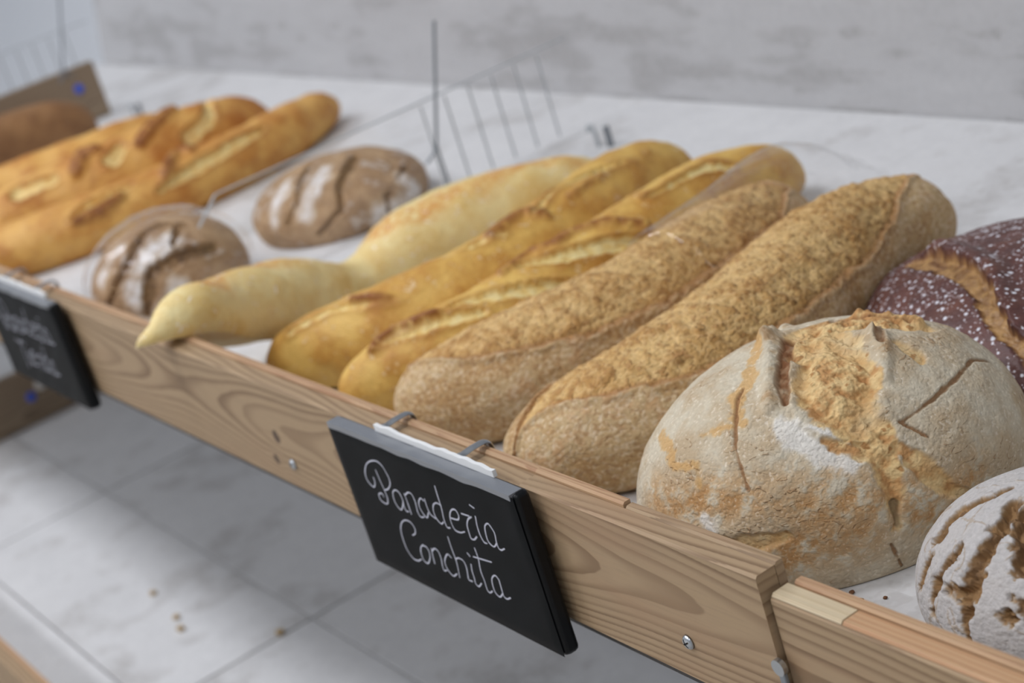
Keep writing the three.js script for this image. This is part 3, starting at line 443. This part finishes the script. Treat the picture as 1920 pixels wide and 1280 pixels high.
function crackedSkin(cracks, flour, tone, seed, all) {
  const C = cracks.map(chain), W = flour.map(chain);
  return (p, n, u, v, out) => {
    const n1 = fbm(p.x * 36, p.y * 36, p.z * 36 + seed, 3), n2 = fbm(p.x * 150, p.y * 150, p.z * 150 + seed, 3), n3 = fbm(p.x * 520, p.y * 520, p.z * 520, 2);
    let k = 9, w = 9; for (const f of C) k = Math.min(k, f(p)); for (const f of W) w = Math.min(w, f(p));
    k += n2 * 0.004 - (all ? 0.0018 - n1 * 0.006 - n2 * 0.003 : 0.0003); w += n2 * 0.012 + n1 * 0.014;
    const open = 1 - step(-0.0008, 0.001, k), deep = 1 - step(-0.004, -0.0012, k + n2 * 0.007), vein = (1 - step(0.02, 0.05, Math.abs(noise(p.x * 70, p.y * 70, p.z * 70 + seed)) + 0.1 * n3)) * step(0, 0.15, n1 + 0.05);
    const fl = all ? sat(0.92 + n1 * 0.5 + n2 * 0.4) : sat((1 - step(-0.005, 0.005, w)) * (0.85 + n2 * 1.2) + step(0.12, 0.3, n2 * 0.6 + n1) * 0.6);
    let c = mix(tone[0], tone[1], sat(0.45 + n1 * 1.8 + n2 * 0.8)); c = mix(c, tone[2], fl); c = mix(c, tone[3], vein * (all ? 0.3 : 0.5));
    c = mix(c, mix(tone[3], tone[4], sat(0.3 + n2 * 2.2 + n1)), open);
    out.c = c.map((x) => x * (1 + n3 * 0.1));
    out.d = n1 * (all ? 0.0018 : 0.003) - open * (all ? 0.0018 : 0.0032) - deep * (all ? 0.004 : 0.003) + Math.exp(-((k - 0.0025) ** 2) / 0.000006) * (all ? 0.0003 : 0.0008); out.h = n3 * 0.0005 + n2 * 0.0005 - vein * (all ? 0.0002 : 0.0004);
  };
}
loaf('round_loaf', 'white floured round loaf with brown cracks at the right edge', 'bread', [0.234, -0.139], dome(0.072, 0.066, 0.031, 0.066), crackedSkin([
  '-4,64,17,2.8 -1,60,31,3.0 -3,53,45,3.3 -4,46,54,2.8 -4,42,57,0.9', '-2,41,58,0.8 -2,33,63,1.7 1,25,65,1.4 2,15,66,0.7', '-18,64,6,0.7 -20,63,14,1.8 -34,57,23,2.3 -38,53,29,2.1 -39,48,37,1.0', '-39,42,45,0.7 -40,33,50,1.1 -46,17,51,0.5', '-18,52,44,0.6 -23,44,51,1.0 -26,35,57,1.1 -25,26,61,0.5', '4,63,21,4.7 15,57,36,4.7 20,52,43,3.9', '25,42,52,1.8 27,35,57,0.9', '18,35,60,0.5 24,36,57,0.9 28,35,56,1.1', '-14,40,57,0.3 -8,41,58,0.6 0,43,56,0.7'],
  [], [[188, 180, 172], [170, 156, 140], [190, 185, 181], [152, 118, 78], [104, 76, 48]], 4, true), { tw: 1024, th: 512, nu: 320, nv: 180, rough: 0.9 });
const RYE = [[184, 152, 116], [146, 112, 80], [228, 222, 218], [150, 118, 82], [104, 78, 54]];
loaf('round_loaf', 'brown round loaf with floury cracked crust, behind, next to the divider', 'bread', [-0.888, -0.351], dome(0.098, 0.091, -0.067, 0.062), crackedSkin([
  '29,59,-17,5.3 49,56,3,6.2 60,51,20,4.1 74,41,32,2.6 83,32,38,2.6 76,19,57,2.0 68,13,65,1.5', '-4,61,17,3.3 17,56,41,3.0 39,44,62,1.8 40,28,80,2.1', '-46,45,58,1.8 -32,36,77,1.5 -20,21,89,1.2', '70,38,-47,2.4 95,26,-7,2.6 97,11,-2,1.5'],
  ['25,60,17,6.7 47,48,47,10.3 56,34,65,7.3', '-6,56,45,5.3 9,47,67,10.5 21,28,85,4.5', '86,30,-36,8.9 87,17,-43,8.9 96,11,13,7.3'], RYE, 8, false), { tw: 640, th: 320, nu: 220, nv: 120, rough: 0.9 });
loaf('round_loaf', 'brown round loaf with floury cracked crust, behind the tip of the twisted bread', 'bread', [-0.865, -0.146], dome(0.073, 0.078, -0.005, 0.083), crackedSkin([
  '21,79,19,4.9 33,67,40,4.8 32,54,57,4.5 26,35,71,3.0 10,18,77,1.9', '36,74,-13,4.1 50,66,3,2.2', '59,49,-29,6 61,56,3,7 55,52,34,6 58,37,43,7 54,17,52,3.3', '32,74,-22,3.7 19,81,-4,4 19,80,14,3.8'],
  ['47,69,4,13 46,65,25,12 46,57,41,8', '47,44,53,10 52,30,54,10', '70,30,20,11 63,13,38,10 38,11,65,8', '10,70,40,8 6,50,62,8'], RYE, 11, false), { tw: 640, th: 320, nu: 220, nv: 120, rough: 0.9 });
{ // the dark loaf
  const band = chain('-115,45,20,4 -91,51,27,8 -65,55,35,8 -39,57,44,7 -22,57,53,6.4 -6,55,64,6.4 11,51,77,5.6 27,47,85,5 39,44,89,5 51,39,95,6'), ridge = chain('-95,56,12,2 -49,60,29,2.2 -27,60,39,2.2 -10,58,52,1.9 13,54,70,1.5 27,49,80,1.0'), pits = chain('-88,52,24,2.7 -68,55,34,2.3');
  const grain = (p, q, keep) => {                                    // flour specks: distance to scattered points
    const X = p.x * q, Y = p.y * q, Z = p.z * q, a = Math.floor(X), b = Math.floor(Y), c = Math.floor(Z); let best = 9;
    for (let i = -1; i < 2; i++) for (let j = -1; j < 2; j++) for (let k = -1; k < 2; k++) {
      const h = PERM[(PERM[(PERM[(a + i) & 255] + b + j) & 255] + c + k) & 255], h2 = PERM[h + 1], h3 = PERM[h + 2]; if (h3 > keep) continue;
      const d = Math.hypot(X - a - i - h / 255, Y - b - j - h2 / 255, Z - c - k - h3 / 255) - h2 / 700; if (d < best) best = d;
    }
    return best;
  };
  const skin = (p, n, u, v, out) => {
    const n1 = fbm(p.x * 30, p.y * 30, p.z * 30 + 9, 3), n2 = fbm(p.x * 140, p.y * 140, p.z * 140, 3), n3 = fbm(p.x * 500, p.y * 500, p.z * 500, 2);
    const s = band(p, 0.06) + n2 * 0.005, r = ridge(p, 0.06), open = 1 - step(-0.001, 0.0015, s), rg = Math.exp(-(Math.max(r, 0) ** 2) / 0.00006), pit = 1 - step(-0.002, 0.001, pits(p) + n2 * 0.006);
    const heavy = sat(0.5 + fbm(p.x * 14, p.y * 14, p.z * 14 + 2, 2) * 2.2), sp = Math.max(1 - step(0.06, 0.13, grain(p, 300, 110 + heavy * 140)), 0.8 * (1 - step(0.05, 0.12, grain(p, 560, 60 + heavy * 90))));
    let c = mix([102, 62, 54], [76, 47, 44], sat(0.5 + n1 * 2 + n2 * 0.7)); c = mix(c, [136, 78, 54], sat(n1 * 1.5)); c = mix(c, [226, 226, 232], sp * (1 - open));
    c = mix(c, mix([176, 136, 84], [136, 98, 58], sat(0.4 + n2 * 2 + n1)), open); c = mix(c, [110, 72, 44], pit * open * 0.8);
    out.c = c.map((x) => x * (1 + n3 * 0.1)); out.d = n1 * 0.003 + n2 * 0.0008 - open * (0.003 + n2 * 0.0015) + rg * 0.006 * (1 - open); out.h = n3 * 0.0004 + n2 * 0.0006 * (1 + open * 2) + sp * 0.0003;
  };
  loaf('dark_loaf', 'dark brown loaf speckled with white flour, behind the country loaf', 'bread', [0.043, -0.375], dome(0.15, 0.110, 0, 0.063), skin, { tw: 1280, th: 512, nu: 360, nv: 200, rough: 0.5 });
}

{ // clear plastic bags
  const w = bar([[-0.225, -0.27, 0.103, 0.086], [-0.242, -0.35, 0.103, 0.087], [-0.266, -0.43, 0.102, 0.086], [-0.278, -0.475, 0.08, 0.056, 0.004], [-0.288, -0.505, 0.085, 0.026, 0.006]], 60), P = V(), pos = [], idx = [], U = 90, T = 110;
  for (let j = 0; j <= T; j++) for (let i = 0; i <= U; i++) {
    w.base((-0.06 + 0.62 * i / U + 1) % 1, 0.02 + 0.97 * j / T, P); const k = 0.0022 * fbm(P.x * 60, P.y * 60, P.z * 26, 3) + 0.004 * noise(i * 0.35, j * 0.06, 3) * step(0.6, 1, j / T);
    pos.push(P.x + k, Math.max(0.0012, P.y + k * 1.2), P.z);
    if (i < U && j < T) { const a = j * (U + 1) + i; idx.push(a, a + 1, a + U + 2, a, a + U + 2, a + U + 1); }
  }
  const g = new THREE.BufferGeometry(); g.setAttribute('position', new THREE.Float32BufferAttribute(pos, 3)); g.setIndex(idx); g.computeVertexNormals();
  onto(thing('plastic_bag', g, M.film, 'clear crumpled plastic bag over the back end of the first wholegrain bar', 'bag'), w.origin[0], YS, w.origin[1]);
  const d = dome(0.080, 0.085, 0, 0.091), q = [], t = [];
  for (let j = 0; j <= 60; j++) for (let i = 0; i <= 120; i++) { d((i / 120) % 1, 0.02 + 0.87 * j / 60, P); const k = 1 + 0.05 * fbm(P.x * 30, P.y * 20, P.z * 30, 3) + 0.02 * noise(i * 0.4, j * 0.05, 1); q.push(P.x * k, Math.max(0.001, P.y * (1 + (k - 1) * 0.7)), P.z * k); if (i < 120 && j < 60) { const a = j * 121 + i; t.push(a, a + 1, a + 122, a, a + 122, a + 121); } }
  const h = new THREE.BufferGeometry(); h.setAttribute('position', new THREE.Float32BufferAttribute(q, 3)); h.setIndex(t); h.computeVertexNormals();
  onto(thing('plastic_bag', h, M.film, 'clear plastic bag around the round loaf behind the tip of the twisted bread', 'bag'), -0.869, YS, -0.146);
}
{ // crumbs
  const shape = new THREE.IcosahedronGeometry(1, 1), q = shape.attributes.position, r = rng(31), v = V(); for (let i = 0; i < q.count; i++) { v.fromBufferAttribute(q, i); const k = 1 + 0.45 * noise(v.x * 1.7, v.y * 1.7, v.z * 1.7); q.setXYZ(i, v.x * k, v.y * k * 0.7, v.z * k); } shape.computeVertexNormals();
  const brown = new THREE.MeshStandardMaterial({ color: 0x6e4a30, roughness: 0.95 }), tan = new THREE.MeshStandardMaterial({ color: 0xb79a6c, roughness: 0.95 });
  const place = ['nearest the country loaf', 'second from the country loaf', 'amid the scatter', 'nearest the front board', 'nearest the small floured loaf'], low = ['nearest the left edge', 'in the middle of the row', 'right of the middle', 'nearest the black sign'];
  const drop = (list, y, z, size, mat, label, names, set) => list.forEach(([x, d], i) => { const c = thing('crumb', shape, mat, label + names[i], 'crumb', { group: set }), k = size * (0.6 + 0.8 * r()); onto(c, x, y + k * 0.75, z + d, r() * 6); c.scale.setScalar(k); });
  drop([[0.127, -0.097], [0.137, -0.094], [0.146, -0.102], [0.141, -0.080], [0.158, -0.084]], YS, 0, 0.0012, brown, 'tiny dark crumb on the white shelf beside the floured loaves, ', place, 'crumbs by the country loaf');
  drop([[-0.064, -0.090], [-0.076, -0.092]], YS, 0, 0.0012, brown, 'tiny dark crumb in front of the second wholegrain bar, ', ['beside the country loaf', 'close to the bar'], 'crumbs by the wholegrain bar');
  drop([[-1.121, -0.204], [-1.035, -0.196], [-1.004, -0.188], [-0.878, -0.25]], LOW[0] + YS, LOW[1], 0.0034, tan, 'small tan crumb on the tiles of the lower shelf, ', low, 'crumbs on the lower shelf');
}
renderer.render(scene, camera);
